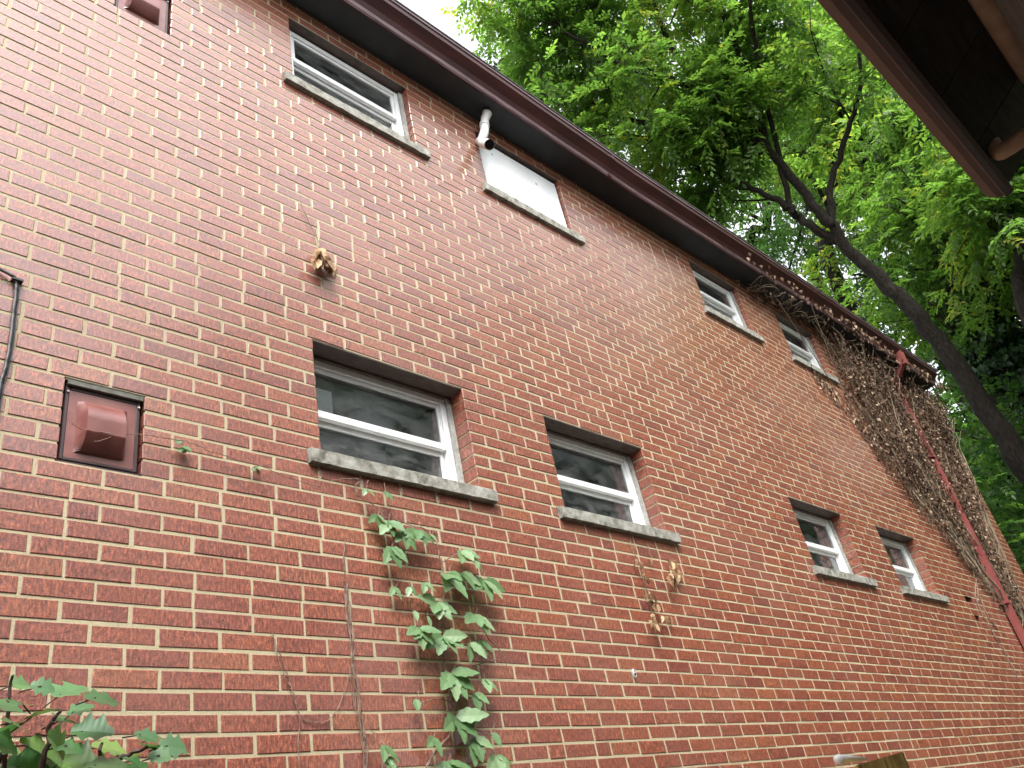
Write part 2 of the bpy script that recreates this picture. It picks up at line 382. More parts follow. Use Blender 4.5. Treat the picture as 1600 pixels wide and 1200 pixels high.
# two maroon metal vent covers
def vent(V, par):
    x0, x1, z0, z1 = V; m = MB()
    m.frame(x0+.008, x1-.010, z0+.012, z1-.026, .014, .012, .060, .003)
    o = m.build('vent_cover', M['vent_dark'], par)
    b = MB(); b.box(x0+.004, x1-.004, .060, .064, z0+.004, z1-.008); b.build('back_plate', M['vent_dark'], o)
    d = MB(); X0, X1, Z0, Z1 = x0+.020, x1-.022, z0+.024, z1-.038
    n = 36; w = .045
    d.quad((X0,.016,Z0),(X1,.016,Z0),(X1,.016,Z0+.024),(X0,.016,Z0+.024)); d.quad((X0,.016,Z1-.034),(X1,.016,Z1-.034),(X1,.016,Z1),(X0,.016,Z1))
    d.quad((X0,.016,Z0+.024),(X0+w*.7,.016,Z0+.024),(X0+w*.7,.016,Z1-.034),(X0,.016,Z1-.034)); d.quad((X1-w*.7,.016,Z0+.024),(X1,.016,Z0+.024),(X1,.016,Z1-.034),(X1-w*.7,.016,Z1-.034))
    # bulging hood: arc in section, slanted cheeks
    ax0, ax1 = X0+w*.7, X1-w*.7; za, zb = Z0+.024, Z1-.034; V_ = []; Fs = []
    for i in range(n+1):
        s = i/n; z = za+(zb-za)*s
        dep = .056*math.sin(PI*min(1, (s*.86)+.0)**.75) if s < 1 else 0
        dep = .052*(min(1, s/.30)**.6)*(1 if s < .55 else math.cos((s-.55)/.45*PI/2)**.8)
        V_ += [(ax0, .016, z), (ax0+.020, .016-dep, z), (ax1-.020, .016-dep, z), (ax1, .016, z)]
    for i in range(n):
        for q in range(3): Fs.append((i*4+q, i*4+q+1, (i+1)*4+q+1, (i+1)*4+q))
    d.add(V_, Fs); d.build('hood', M['vent_maroon'], o)
    for (X, Z) in ((x0+.015, z1-.05), (x1-.017, z1-.05)):
        s = MB(); s.tube([(X,.013,Z),(X,.006,Z)], .004, 8); s.build('screw', M['metal_cover'], o)
    l = MB(); l.box(x0+.002, x1-.002, .004, .062, z1-.008, z1+.002); l.box(x0+.010, x1-.006, .0, .05, z1-.024, z1-.009); l.build('drip_strip', M['drip_grey'], o)
    mm = MB(); mm.box(x0+.001, x1-.001, .008, .060, z0-.002, z0+.005); mm.build('ledge', M['vent_dark'], o)
    return o
vent(V1, house); vent(V2, house)

# eave: soffit, ogee gutter, shingle edge and roof
def sweep(name, prof, mats, par, x0=WX0, x1=11.68, closed=False, mids=None, wob=0.0):
    m = MB(); xs = np.linspace(x0, x1, 40); n = len(prof); V = []
    for x in xs:
        e = eave_z(x)+random.uniform(-wob, wob); oy = random.uniform(-wob, wob)
        V += [(x, p[0]+oy*(1 if p[0] < -.15 else 0), e+p[1]) for p in prof]
    for i in range(len(xs)-1):
        for q in range(n-1):
            m.add([V[i*n+q], V[(i+1)*n+q], V[(i+1)*n+q+1], V[i*n+q+1]], [(0,1,2,3)], mids[q] if mids else 0)
    for i in (0, len(xs)-1): m.add([V[i*n+q] for q in range(n)], [tuple(range(n))], 0)
    return m.build(name, mats, par)
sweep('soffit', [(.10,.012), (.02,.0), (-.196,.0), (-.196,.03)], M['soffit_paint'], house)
gut = sweep('gutter', [(-.200,.035), (-.200,-.010), (-.213,-.014), (-.222,.000), (-.228,.030), (-.246,.066), (-.276,.100), (-.300,.126), (-.306,.158), (-.313,.162), (-.316,.178), (-.308,.184), (-.292,.176), (-.292,.12)],
      [M['maroon_metal'], M['gutter_lip_highlight']], house, wob=.0012, mids=[0,0,1,1,0,0,0,0,0,1,1,1,0])
for sx in (.9, 4.62, 8.15):
    sweep('gutter_seam', [(-.196,-.013), (-.214,-.0175), (-.2255,-.001), (-.2315,.030), (-.2495,.066), (-.2795,.0985), (-.304,.125), (-.310,.158)], M['maroon_metal'], gut, sx, sx+.045)
rf = MB()
xs = np.linspace(WX0-.1, 11.72, 60)
for i in range(len(xs)-1):
    x0, x1 = xs[i], xs[i+1]; e0, e1 = eave_z(x0), eave_z(x1)
    rf.quad((x0,-.318,e0+.190),(x1,-.318,e1+.190),(x1,-.318,e1+.203),(x0,-.318,e0+.203)); rf.quad((x0,-.318,e0+.190),(x1,-.318,e1+.190),(x1,-.2,e1+.19),(x0,-.2,e0+.19))
    rf.quad((x0,-.318,e0+.203),(x1,-.318,e1+.203),(x1,4,8.0),(x0,4,8.0)); rf.quad((x0,4,8.0),(x1,4,8.0),(x1,8.3,6.6),(x0,8.3,6.6))
    rf.quad((x0,-.2,e0+.19),(x1,-.2,e1+.19),(x1,.2,e1+.02),(x0,.2,e0+.02))
rf.add([(11.69,-.30,6.72),(11.69,4,7.97),(11.69,8.3,6.58),(11.69,8.3,6.45),(11.69,-.19,6.55)], [(0,1,2,3,4)])
rf.build('roof', M['shingle'], house)

# red downspout with outlet
dp = MB(); X = 10.42
def rect_tube(m, pts, hw, hd):
    n = len(pts); V = []
    for (x, y, z) in pts: V += [(x-hw,y-hd,z),(x+hw,y-hd,z),(x+hw,y+hd,z),(x-hw,y+hd,z)]
    Fs = [(i*4+q, i*4+(q+1) % 4, (i+1)*4+(q+1) % 4, (i+1)*4+q) for i in range(n-1) for q in range(4)]
    m.add(V, Fs+[(0,1,2,3), tuple((n-1)*4+q for q in (3,2,1,0))])
rect_tube(dp, [(X,-.25,6.56),(X,-.25,6.47),(X,-.07,6.28),(X,-.055,6.2),(X,-.052,4.05),(X,-.055,4.0),(X,-.060,3.98),(X,-.052,3.9),(X,-.052,.2),(X,-.25,.08)], .040, .034)
ds = dp.build('downspout', M['red_paint'], house)
for z in (5.2, 3.4, 1.6):
    b = MB(); b.box(X-.075, X+.075, -.092, .0, z, z+.025); b.build('strap', M['red_paint'], ds)
o = MB(); o.add([(X-.06,-.20,6.60),(X+.06,-.20,6.60),(X+.06,-.31,6.62),(X-.06,-.31,6.62),(X-.05,-.21,6.44),(X+.05,-.21,6.44),(X+.05,-.30,6.44),(X-.05,-.30,6.44)], [(0,1,2,3),(4,7,6,5),(0,4,5,1),(1,5,6,2),(2,6,7,3),(3,7,4,0)])
o.build('outlet', M['red_paint'], ds)

# white plastic pipe elbows at the boarded window
pv = MB()
w = lambda x, y, o: on_wall(x, y, o)
pv.tube(smooth_path([w(749,222,.004), w(752,220,.05), w(756.5,207,.07), w(757,195,.075)], 5), .033, 16)
pv.tube(smooth_path([w(756.9,196,.075), w(757.5,188,.08), w(761,177,.10)], 5), [.031]*6+[.032,.033,.034,.036,.037], 16, hollow=True)
pv.tube([w(756.9,198,.075), w(756.9,194,.075)], .0365, 16)
pv.tube(smooth_path([w(751,219,.045), w(755,224,.075), w(765,226,.15)], 5), [.031]*5+[.033,.036,.038,.038,.038,.038], 16, hollow=True)
pp = pv.build('vent_pipe', M['pvc'], house, True)
h = MB(); A, B = w(764.6,225.9,.147), w(765,226,.1505)
h.tube([A, B], .032, 16); h.build('pipe_mouth', M['dark_hole'], pp)  # dark disc painted as the shade inside the open pipe
h = MB(); A, B = w(760.6,178,.098), w(761,177,.1005); h.tube([A, B], .030, 16); h.build('pipe_mouth', M['dark_hole'], pp)

# ------------------------------------------------------------------ neighbour's eave above the camera
ang = .67
nb = thing('neighbor_house', (1.5, -2.84, 0), 'dark overhanging eave of the neighbouring house at upper right', 'house')
EY = -2.6+.125; EZ = 4.0; NX0, NX1 = -7.5, 3.99; NWY = -2.80  # left run reaches out of view, lengthened to shade the lower wall
rfm = MB()
def rz(y): return EZ + ang*(EY-y)
RY = -6.0
bw = .42; x = NX1
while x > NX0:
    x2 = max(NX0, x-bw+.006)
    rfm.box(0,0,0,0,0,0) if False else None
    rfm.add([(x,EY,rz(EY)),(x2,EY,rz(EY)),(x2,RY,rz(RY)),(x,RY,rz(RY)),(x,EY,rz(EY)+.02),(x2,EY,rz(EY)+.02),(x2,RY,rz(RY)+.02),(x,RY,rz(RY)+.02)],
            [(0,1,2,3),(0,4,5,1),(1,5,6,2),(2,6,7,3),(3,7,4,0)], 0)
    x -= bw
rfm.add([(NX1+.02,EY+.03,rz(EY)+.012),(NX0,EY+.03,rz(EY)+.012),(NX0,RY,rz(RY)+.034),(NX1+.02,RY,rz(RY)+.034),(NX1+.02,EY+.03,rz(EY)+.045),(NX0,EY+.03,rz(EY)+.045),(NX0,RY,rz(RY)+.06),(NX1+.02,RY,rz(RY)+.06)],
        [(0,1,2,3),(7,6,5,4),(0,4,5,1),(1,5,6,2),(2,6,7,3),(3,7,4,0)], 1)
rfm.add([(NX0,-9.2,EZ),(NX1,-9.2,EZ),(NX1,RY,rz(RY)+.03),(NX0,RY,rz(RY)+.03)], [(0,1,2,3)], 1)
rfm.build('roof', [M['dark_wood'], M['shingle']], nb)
g = MB()      # gutter / fascia along the eave
prof = [(EY-.012,EZ+.05), (EY-.012,EZ-.040), (EY+.006,EZ-.046), (EY+.030,EZ-.046), (EY+.036,EZ-.038), (EY+.062,EZ-.030), (EY+.096,EZ+.010), (EY+.100,EZ+.050), (EY+.088,EZ+.052)]
for i in range(len(prof)-1):
    (ya,za),(yb,zb) = prof[i], prof[i+1]
    g.quad((NX0,ya,za),(NX1,ya,za),(NX1,yb,zb),(NX0,yb,zb))
for x in (NX0, NX1): g.add([(x,*p) for p in prof], [tuple(range(len(prof)))])
g.build('gutter', M['brown_metal'], nb)
wl = MB(); z = 0.0
while z < 4.2:       # lapped siding
    wl.quad((NX0+.3,NWY-.004,z),(3.62,NWY-.004,z),(3.62,NWY-.016,z+.12),(NX0+.3,NWY-.016,z+.12)); wl.quad((NX0+.3,NWY-.016,z+.12),(3.62,NWY-.016,z+.12),(3.62,NWY-.004,z+.12),(NX0+.3,NWY-.004,z+.12)); z += .12
wl.quad((3.62,NWY-.016,0),(3.62,-9,0),(3.62,-9,4.2),(3.62,NWY-.016,4.2)); wl.quad((NX0+.3,NWY-.016,0),(NX0+.3,-9,0),(NX0+.3,-9,4.2),(NX0+.3,NWY-.016,4.2))
wl.quad((NX0+.3,-9,0),(3.62,-9,0),(3.62,-9,4.2),(NX0+.3,-9,4.2))
wl.build('wall', M['siding'], nb)
fz = MB(); fy = -2.785; fzz = rz(fy)-.055
fz.tube([(NX0+.3,fy,fzz),(3.58,fy,fzz)], .044, 14); fz.build('drain_pipe', M['tan_paint'], nb, True)
el = MB(); A = at_x(1604,212,3.70); A2 = at_x(1660,180,3.70); B = at_x(1575,231,3.70); Cc = at_x(1560,237,3.70); Dd = at_x(1553,226,3.70)
el.tube(smooth_path([A2+[0,-.06,.03], A2, A, B, Cc, Dd+[0,.006,.03]], 5), .037, 14); el.build('downspout_elbow', M['tan_paint'], nb, True)

# ------------------------------------------------------------------ cable, marker, post
cb = MB()
c1 = smooth_path([on_wall(-160,330,.012), on_wall(-60,385,.012), on_wall(0,420,.014), on_wall(18,430,.02), on_wall(25,437,.012), on_wall(25,455,.010), on_wall(20,500,.010), on_wall(12,560,.012), on_wall(1,600,.010), on_wall(-12,680,.010), on_wall(-30,820,.010), on_wall(-50,1000,.010)], 6, .0006)
cb.tube(c1, .0058, 8)
cb.tube(c1+np.array([.009,.002,-.002]), .0034, 6)
cab = cb.build('cable', M['rubber']); tag(cab, 'black twin cable bending down the brick beside the left edge', 'cable')
q = on_wall(25,441,0); k = MB(); k.box(q[0]-.018, q[0]+.018, -.022, 0, q[2]-.004, q[2]+.004); k.build('clip', M['rubber'], cab)

q = on_wall(990,1053,0); k = MB()
V = []; n = 20
for rr, yy in ((1.0,0), (1.0,-.006), (.78,-.010), (.62,-.008), (.3,-.007)):
    V += [(q[0]+.013*rr*math.cos(i*2*PI/n), yy, q[2]+.024*rr*math.sin(i*2*PI/n)) for i in range(n)]
Fs = [(a*n+i, a*n+(i+1) % n, (a+1)*n+(i+1) % n, (a+1)*n+i) for a in range(4) for i in range(n)]; Fs.append(tuple(4*n+i for i in range(n)))
k.add(V, Fs); o = k.build('cleanout_plug', M['metal_cover']); tag(o, 'small pale oval metal plug set in the brickwork', 'plug')
h = MB(); h.tube([(q[0]-.001,-.009,q[2]-.004),(q[0]-.001,-.013,q[2]-.004)], .006, 10); h.build('screw', M['rubber'], o)

pt = MB(); q = at_d(1338, 1192, 2.05); pw = .142; th = math.radians(-20)
def prot(x, y): return (q[0]+x*math.cos(th)-y*math.sin(th), q[1]+x*math.sin(th)+y*math.cos(th))
cor = [(0,0), (pw,0), (pw,pw), (0,pw)]; n = 8
for i in range(4):
    a_, b_ = cor[i], cor[(i+1) % 4]
    for s in range(n):
        p0 = [a_[0]+(b_[0]-a_[0])*s/n, a_[1]+(b_[1]-a_[1])*s/n]; p1 = [a_[0]+(b_[0]-a_[0])*(s+1)/n, a_[1]+(b_[1]-a_[1])*(s+1)/n]
        tz = lambda p: q[2]-.004+.010*(p[0]/pw)-.10*(p[1]/pw)*.25
        P0, P1 = prot(*p0), prot(*p1)
        pt.add([(*P0,0),(*P1,0),(*P1,tz(p1)),(*P0,tz(p0))], [(0,1,2,3)])
pt.add([(*prot(*c), q[2]-.004+.010*(c[0]/pw)-.025*(c[1]/pw)) for c in cor], [(0,1,2,3)])
o = pt.build('wooden_post', M['mossy_wood']); tag(o, 'mossy weathered wooden post top at the bottom edge before the brick wall', 'post')
kb = MB(); A = at_d(1311,1187,2.13); B = at_d(1325,1186,2.15); Cc = at_d(1352,1186,2.20)
kb.tube([A+(A-B)*.35, A+(A-B)*.25, A, B, Cc], [.004,.009,.011,.008,.004], 12)
o = kb.build('plastic_peg', M['pvc'], None, True); tag(o, 'small white plastic peg lying on top of the mossy post', 'peg')

# ------------------------------------------------------------------ leaf builders
def leaf(m, base, d, nrm, L, W, rnd, stations=6, serr=.0, fold=.25, droop=.25, prof=None, mat=0):
    d = np.array(d, float); d /= np.linalg.norm(d)+1e-9
    nrm = np.array(nrm, float); nrm -= d*(nrm @ d); nrm /= np.linalg.norm(nrm)+1e-9
    s = np.cross(d, nrm); V = []; Fs = []; P = np.array(base, float); cur = d.copy(); step = L/stations
    for i in range(stations+1):
        u = i/stations
        wv = W*.5*(prof(u) if prof else (math.sin(PI*min(1, u**.72))**.85 if u < 1 else 0))
        ser = 1+serr*(1 if i % 2 else -1)
        a = P + s*wv*ser + nrm*wv*fold; b = P - s*wv*ser + nrm*wv*fold
        V += [a, P.copy(), b]
        cur = cur - nrm*droop/stations*1.2; cur /= np.linalg.norm(cur); P = P + cur*step
    for i in range(stations):
        k = i*3; Fs += [(k, k+1, k+4, k+3), (k+1, k+2, k+5, k+4)]
    m.add(V, Fs, mat, rnd)

def rv(s=1.0): return np.array([random.gauss(0, s) for _ in range(3)])

# Virginia creeper on the wall
cr = thing('climbing_creeper', tuple(on_wall(720, 1250, .02)), 'green five-leaved creeper climbing the brick below the large lower-left window', 'climbing plant')
st = MB(); lv = MB()
stem_px = [(700,1320),(712,1270),(735,1215),(660,1200),(690,1160)] if False else [(730,1320),(716,1250),(690,1190)]
paths = [[(655,1225),(668,1195),(688,1165),(702,1150),(712,1120),(703,1090),(700,1060),(693,1030),(690,1000),(686,975),(688,950),(696,920),(690,885),(684,855),(682,838),(668,828),(640,820),(610,808),(585,790),(560,775)],
         [(690,1000),(720,1008),(745,1000)], [(696,905),(725,895),(755,905)], [(688,880),(705,870),(722,862)], [(560,775),(555,762),(562,750),(540,748),(515,752)],
         [(703,1095),(735,1090),(760,1092)],[(703,1095),(680,1092),(660,1098)],[(690,945),(668,935),(645,925),(625,932),(605,925)],
         [(756,985),(765,1000),(780,1015),(790,1035),(796,1055)],[(775,1030),(755,1036),(742,1040)],[(595,800),(620,850),(640,870)], [(712,1125),(745,1140),(770,1150)], [(590,1225),(600,1190),(607,1165)],[(770,1235),(772,1200)]]
for i, p in enumerate(paths):
    pp = smooth_path([on_wall(x, y, .018+.012*random.random()) for x, y in p], 5, .0012)
    st.tube(pp, np.linspace(.0045 if i == 0 else .0028, .0018, len(pp)), 6, 0, random.random())
clus = [(572,772,.45,2),(603,776,.5,2),(608,822,.9,4),(590,812,.6,3),(632,838,1.0,4),(612,862,.9,3),(655,836,.8,3),(672,842,.5,1),(722,868,1.0,3),(742,880,.8,2),
        (700,905,1.15,5),(722,902,1.0,3),(757,914,1.05,4),(665,918,.6,2),(683,950,1.0,5),(737,936,.5,1),(742,968,1.05,4),(648,962,.5,1),(655,990,.9,5),(668,970,.5,1),
        (692,1002,1.05,5),(735,1012,.8,3),(752,1008,.6,2),(705,1060,1.2,5),(757,1068,.8,2),(650,1100,.6,1),(742,1090,.8,2),(712,1128,1.2,5),(735,1122,.6,2),
        (678,1160,.7,2),(742,1160,.9,3),(770,1152,.6,1),(600,1172,.7,2),(606,1190,.6,3),(775,1190,.9,4),(640,925,.5,2),(618,925,.5,2),(690,955,.6,2),(700,1198,.9,4),(672,845,.4,1)]
for (x, y, sc, nl) in clus:
    hub = on_wall(x, y-8, .028+.025*random.random()); L = .104*sc
    a0 = random.uniform(-.3, .3)
    for i in range(nl):
        a = a0 + (i-(nl-1)/2)*(.62 if nl > 2 else .9) + random.gauss(0, .12)
        d = np.array([math.sin(a), -.35+random.gauss(0,.15), -math.cos(a)*.85])
        leaf(lv, hub, d, np.array([0,-1,.45])+rv(.2), L*random.uniform(.85,1.2), L*.54, random.random()*.95, 8, .12, .12, .16)
    leafs = on_wall(x+random.uniform(-8,8), y-22, .018); st.tube([leafs, (leafs+hub)/2+rv(.004), hub], .0013, 5)
st.build('stem', M['vine_stem'], cr); lv.build('foliage', M['creeper_leaf'], cr)

# bare vine bundles
def vine(name, label, plist, r=.0022, leaves=None, off=.006):
    pts = [on_wall(x, y, .006) for x, y in plist[0]]
    th_ = thing(name, tuple(min(pts, key=lambda p: p[2])), label, 'vine')
    m = MB()
    for p in plist:
        pp = smooth_path([on_wall(x, y, off+.006*random.random()) for x, y in p], 6, .0013)
        m.tube(pp, r*random.uniform(.6,1.1), 6, 0, random.random())
    m.build('stem', M['vine_stem'], th_)
    if leaves:
        l = MB()
        for (x, y, L) in leaves:
            for _ in range(3): leaf(l, on_wall(x, y, .02)+rv(.006), np.array([random.gauss(0,1), -.5, -.6]), np.array([0,-1,.7])+rv(.25), L*random.uniform(.7,1.2), L*.62, .3+.7*random.random(), 5, .05, .2, .3)
        l.build('foliage', M['creeper_leaf'], th_)
    return th_
B = []
for i in range(6):
    o = [random.uniform(-6, 6) for _ in range(6)]
    B.append([(540+o[0]*.6,908),(545+o[1],950),(549+o[2]*.8,1005),(551+o[3]*.4,1035),(556+o[4],1080),(563+o[5],1130),(569+o[0]*.8,1165),(574+o[1]*.7,1215)])
B.append([(540,840),(537,870),(540,905)]); B.append([(549,1040),(540,1075),(526,1110),(510,1126),(490,1129),(472,1122)])
B.append([(566,1150),(575,1140),(586,1146)])
vine('bare_vine', 'bundle of thin bare vine stems hanging left of the green creeper', B, .0019)
vine('bare_vine', 'single bare vine stem left of the vine bundle at lower left', [[(424,985),(432,1010),(445,1040),(452,1065),(460,1090),(468,1122),(466,1160),(469,1215)],[(430,1010),(438,1040),(446,1060),(457,1078)]], .0022)
vine('creeping_vine', 'thin vine runner crossing the lower maroon vent cover toward the window', [[(112,660),(130,671),(165,676),(185,679),(215,678),(245,682),(290,690),(330,705),(370,718),(410,728),(445,745),(500,760)],[(148,690),(165,686),(180,679)],[(285,690),(280,697)],[(405,728),(395,730)]],
     .0020, [(287,694,.040),(290,704,.03),(403,728,.026),(395,730,.02),(160,677,.012)], .030)
vine('bare_vine', 'thin pale vine stems beside the broken bricks near the red downspout', [[(1526,905),(1524,930),(1535,960),(1552,990),(1570,1020),(1590,1060)],[(1530,930),(1545,965),(1560,985)],[(1515,880),(1527,915),(1528,940)]], .006)

# dried leaf clumps on the wall
def dry_clump(label, spots, L, stems):
    b = on_wall(*spots[-1][:2], .02)
    th_ = thing('dead_leaf_clump', tuple(b), label, 'dead leaves', 'dried leaf clumps on the brick'); l = MB(); s = MB()
    for (x, y, n) in spots:
        for _ in range(n):
            c = on_wall(x+random.gauss(0,3.5), y+random.gauss(0,4), .015+.03*random.random())
            leaf(l, c, np.array([random.gauss(0,.35), -.25, -1]), np.array([random.gauss(0,.6), -1, 0]), L*random.uniform(.6,1.2), L*.45, random.random(), 5, .12, random.uniform(.3,.9), random.uniform(-.2,.8))
    for p in stems: s.tube(smooth_path([on_wall(x, y, .014) for x, y in p], 4, .001), .0022, 5, 0, .5)
    l.build('foliage', M['dry_leaf'], th_); s.build('stem', M['vine_stem'], th_)
dry_clump('dried tan leaf clump alone on the bare brick high at left', [(500,392,5),(497,402,7),(506,408,6),(512,415,4)], .095, [[(470,318),(482,345),(497,375),(503,395),(507,412)]])
dry_clump('dried leaf clump under the right end of the second lower sill', [(1046,882,4),(1050,892,7),(1056,894,4)], .075, [[(1045,872),(1048,884),(1050,900)]])
dry_clump('trailing string of dried leaves under the second lower window', [(1000,880,3),(1005,900,3),(1013,930,4),(1018,945,5),(1020,965,5),(1024,972,3),(1040,960,3),(1016,868,2)], .06, [[(984,842),(988,860),(998,878),(1005,905),(1014,935),(1022,970)],[(1012,848),(1015,865)]])

# dead ivy blanket at the far end
iv = thing('dead_ivy', (10.4, -.05, 0), 'brown dead ivy blanket hanging over the far end of the brick wall', 'dead ivy')
poly = np.array([(6.75,6.44),(7.15,6.30),(7.5,6.37),(8.42,6.37),(8.48,6.0),(8.42,5.4),(8.62,4.75),(9.0,4.32),(9.55,3.98),(9.9,3.66),(10.25,3.33),(10.6,3.0),(10.95,2.8),(11.2,3.0),(11.15,3.5),(11.3,4.1),(11.6,4.8),(11.95,5.5),(12.12,6.1),(12.14,6.62),(9.0,6.66),(7.2,6.56)])
def inside(x, z):
    c = False; n = len(poly); j = n-1
    for i in range(n):
        xi, zi = poly[i]; xj, zj = poly[j]
        if (zi > z) != (zj > z) and x < (xj-xi)*(z-zi)/(zj-zi)+xi: c = not c
        j = i
    return c
def edge_d(x, z):
    a = poly; b = np.roll(poly, -1, 0); p = np.array([x, z]); ab = b-a
    t_ = np.clip(((p-a)*ab).sum(1)/(ab**2).sum(1), 0, 1); return np.min(np.linalg.norm(a+ab*t_[:, None]-p, axis=1))
l = MB(); s = MB(); cnt = 0
def clump_noise(x, z): return math.sin(x*5.1+z*2.3)+math.sin(x*2.7-z*6.1+1)+math.sin(x*9.3+z*8.1)
while cnt < 17000:
    x = random.uniform(6.7, 12.16); z = random.uniform(2.7, 6.66)
    if not inside(x, z): continue
    e = edge_d(x, z)
    dens = min(1, .18+e*1.5) * (1.0 if z > 4.6 else .8)
    if abs(x-10.40) < .085 and z < 5.86: dens *= .0 if z < 5.0 else .16
    if random.random() > dens*(1 if clump_noise(x, z) > -1.0 else .45): continue
    top = max(0, (z-5.7)/.9)
    th_ = .025+.06*min(1, e*2)+.13*top*min(1, e*3+.2)+.03*max(0, clump_noise(x, z))
    y = -random.uniform(.01, th_)
    L = random.uniform(.022, .052)
    leaf(l, (x, y, z), np.array([random.gauss(0,.5), random.gauss(-.25,.3), -1]), np.array([random.gauss(0,.7), -1, random.gauss(.3,.5)]), L, L*.75, random.random()**1.35, 2, 0, random.uniform(-.5,.8), random.uniform(-.3,.8))
    cnt += 1
for _ in range(380):      # leaves clinging to the gutter and a thin trail below the last upper window
    x = random.uniform(6.3, 11.9); e = eave_z(x)
    if random.random() > (x-6.2)/3.5+.1: continue
    leaf(l, (x, -.2-random.uniform(.0,.10), e+random.uniform(-.05,.06)), np.array([random.gauss(0,.5), -.3, -1]), np.array([random.gauss(0,.7), -1, .3]), .055, .045, random.random(), 2, 0, .4, .4)
for _ in range(150):
    u = random.random(); x = 7.85+u*1.0+random.gauss(0,.05); z = 5.66-u*.75+random.gauss(0,.06)
    leaf(l, (x, -random.uniform(.01,.04), z), np.array([random.gauss(0,.5), -.3, -1]), np.array([random.gauss(0,.7), -1, .3]), .05, .04, random.random(), 2, 0, .4, .4)
for i in range(60):
    x = random.uniform(9.6, 11.1); z = 2.7+random.uniform(0,.9)+max(0, 10.2-x)*.9; p = []; dx = random.gauss(-.07, .12) if x < 10.6 else random.gauss(.05,.12)
    while z < 6.5 and len(p) < 26:
        if inside(x, z) and not (x < 8.46 and z < 6.37) and abs(x-10.42) > .08: p.append((x, -random.uniform(.012,.07+.2*max(0,(z-5.7)/.9)), z))
        x += dx*.5+random.gauss(0,.05); z += random.uniform(.1,.24)
    if len(p) > 3: s.tube(smooth_path(p, 3), random.uniform(.002,.0052), 5, 0, random.random())
for i in range(9):
    x0_ = random.choice((9.9,10.2,10.7,10.95)); p = []; z = 2.75; x = x0_; dx = random.gauss(-.12,.14)
    while z < 6.3:
        if inside(x, z) and x > 8.5: p.append((x, -random.uniform(.03,.09+.2*max(0,(z-5.7)/.9)), z))
        x += dx*.4+random.gauss(0,.03); z += .2
    if len(p) > 3: s.tube(smooth_path(p, 3), np.linspace(.012,.004,len(p)*3-2), 6, 0, .9)
for i in range(24):
    x = random.uniform(6.9, 11.8); p = []; z = eave_z(x)-random.uniform(.02,.3)
    for q in range(random.randint(4, 9)):
        p.append((x, -random.uniform(.02,.24), max(min(z, eave_z(x)-.02), 6.40))); x += random.uniform(-.06,.16); z += random.gauss(-.03,.08)
    s.tube(smooth_path(p, 3), random.uniform(.002,.0045), 5, 0, random.random())
l.build('foliage', M['dead_leaf'], iv); s.build('stem', M['ivy_stem'], iv)

# foreground bush at lower left
bu = thing('leafy_shrub', tuple(at_d(60, 1330, 1.75)*[1,1,0]), 'wet green lobed-leaf shrub in the lower left corner before the wall', 'shrub')
st = MB(); lv = MB()
bp = [[(-60,1420,1.75),(-10,1300,1.72),(8,1200,1.70),(10,1120,1.70),(20,1055,1.70)], [(10,1420,1.65),(40,1290,1.62),(70,1190,1.60),(80,1130,1.60),(95,1110,1.60)],
      [(60,1420,1.75),(120,1270,1.72),(185,1190,1.70),(215,1175,1.70),(262,1168,1.70)], [(-40,1400,1.6),(-20,1250,1.6),(0,1190,1.6),(-10,1130,1.6)], [(120,1270,1.72),(150,1200,1.7),(160,1160,1.7)]]
for p in bp:
    pp = smooth_path([at_d(*q) for q in p], 5, .002); st.tube(pp, np.linspace(.007,.002,len(pp)), 6)
lobed = lambda u: (.20+.95*math.sin(PI*min(1,u*1.04))**.7)*(1.0+.30*math.cos(u*19)) if u < .96 else .03
bl = [(20,1070,.05,-.3),(95,1085,.085,.2),(150,1090,.08,1.1),(65,1072,.05,.4),(35,1100,.06,-.6),(50,1120,.075,.2),(90,1128,.08,.5),(130,1142,.09,1.0),(45,1165,.115,.7),(70,1178,.11,.9),(10,1145,.09,-.5),
      (115,1112,.06,.2),(5,1175,.10,-.2),(95,1190,.11,1.0),(30,1198,.12,.2),(160,1165,.085,.8),(185,1180,.075,.4),(150,1195,.10,.9),(220,1148,.055,.1),(245,1152,.06,1.0),(262,1165,.065,1.2),(280,1172,.05,1.4),(205,1190,.08,.9),(230,1165,.05,-.4),
      (-10,1100,.08,.3),(-25,1150,.1,.2),(120,1205,.1,.4),(60,1215,.12,.5),(190,1210,.09,.6),(0,1210,.12,0),(250,1180,.05,.8),(75,1150,.08,-.3),(20,1130,.07,.9),(105,1165,.07,1.3)]
for (x, y, L, a) in bl:
    b = at_d(x, y, 1.68+random.uniform(-.10,.10)); a = a+random.gauss(0,.25)
    d = np.array([math.sin(a+.5)*.9, -.15+random.gauss(0,.25), .15-.45*abs(math.sin(a))+random.gauss(0,.15)])
    st.tube([b-d/np.linalg.norm(d)*.03+[0,0,-.012], b], .0013, 5)
    leaf(lv, b-d*.02, d, np.array([-.25,-.75,.9])+rv(.25), L*.74, L*.66, random.random()*.9, 14, .04, random.uniform(.05,.25), random.uniform(.1,.35), lobed)
st.build('stem', M['bush_stem'], bu); lv.build('foliage', M['bush_leaf'], bu)

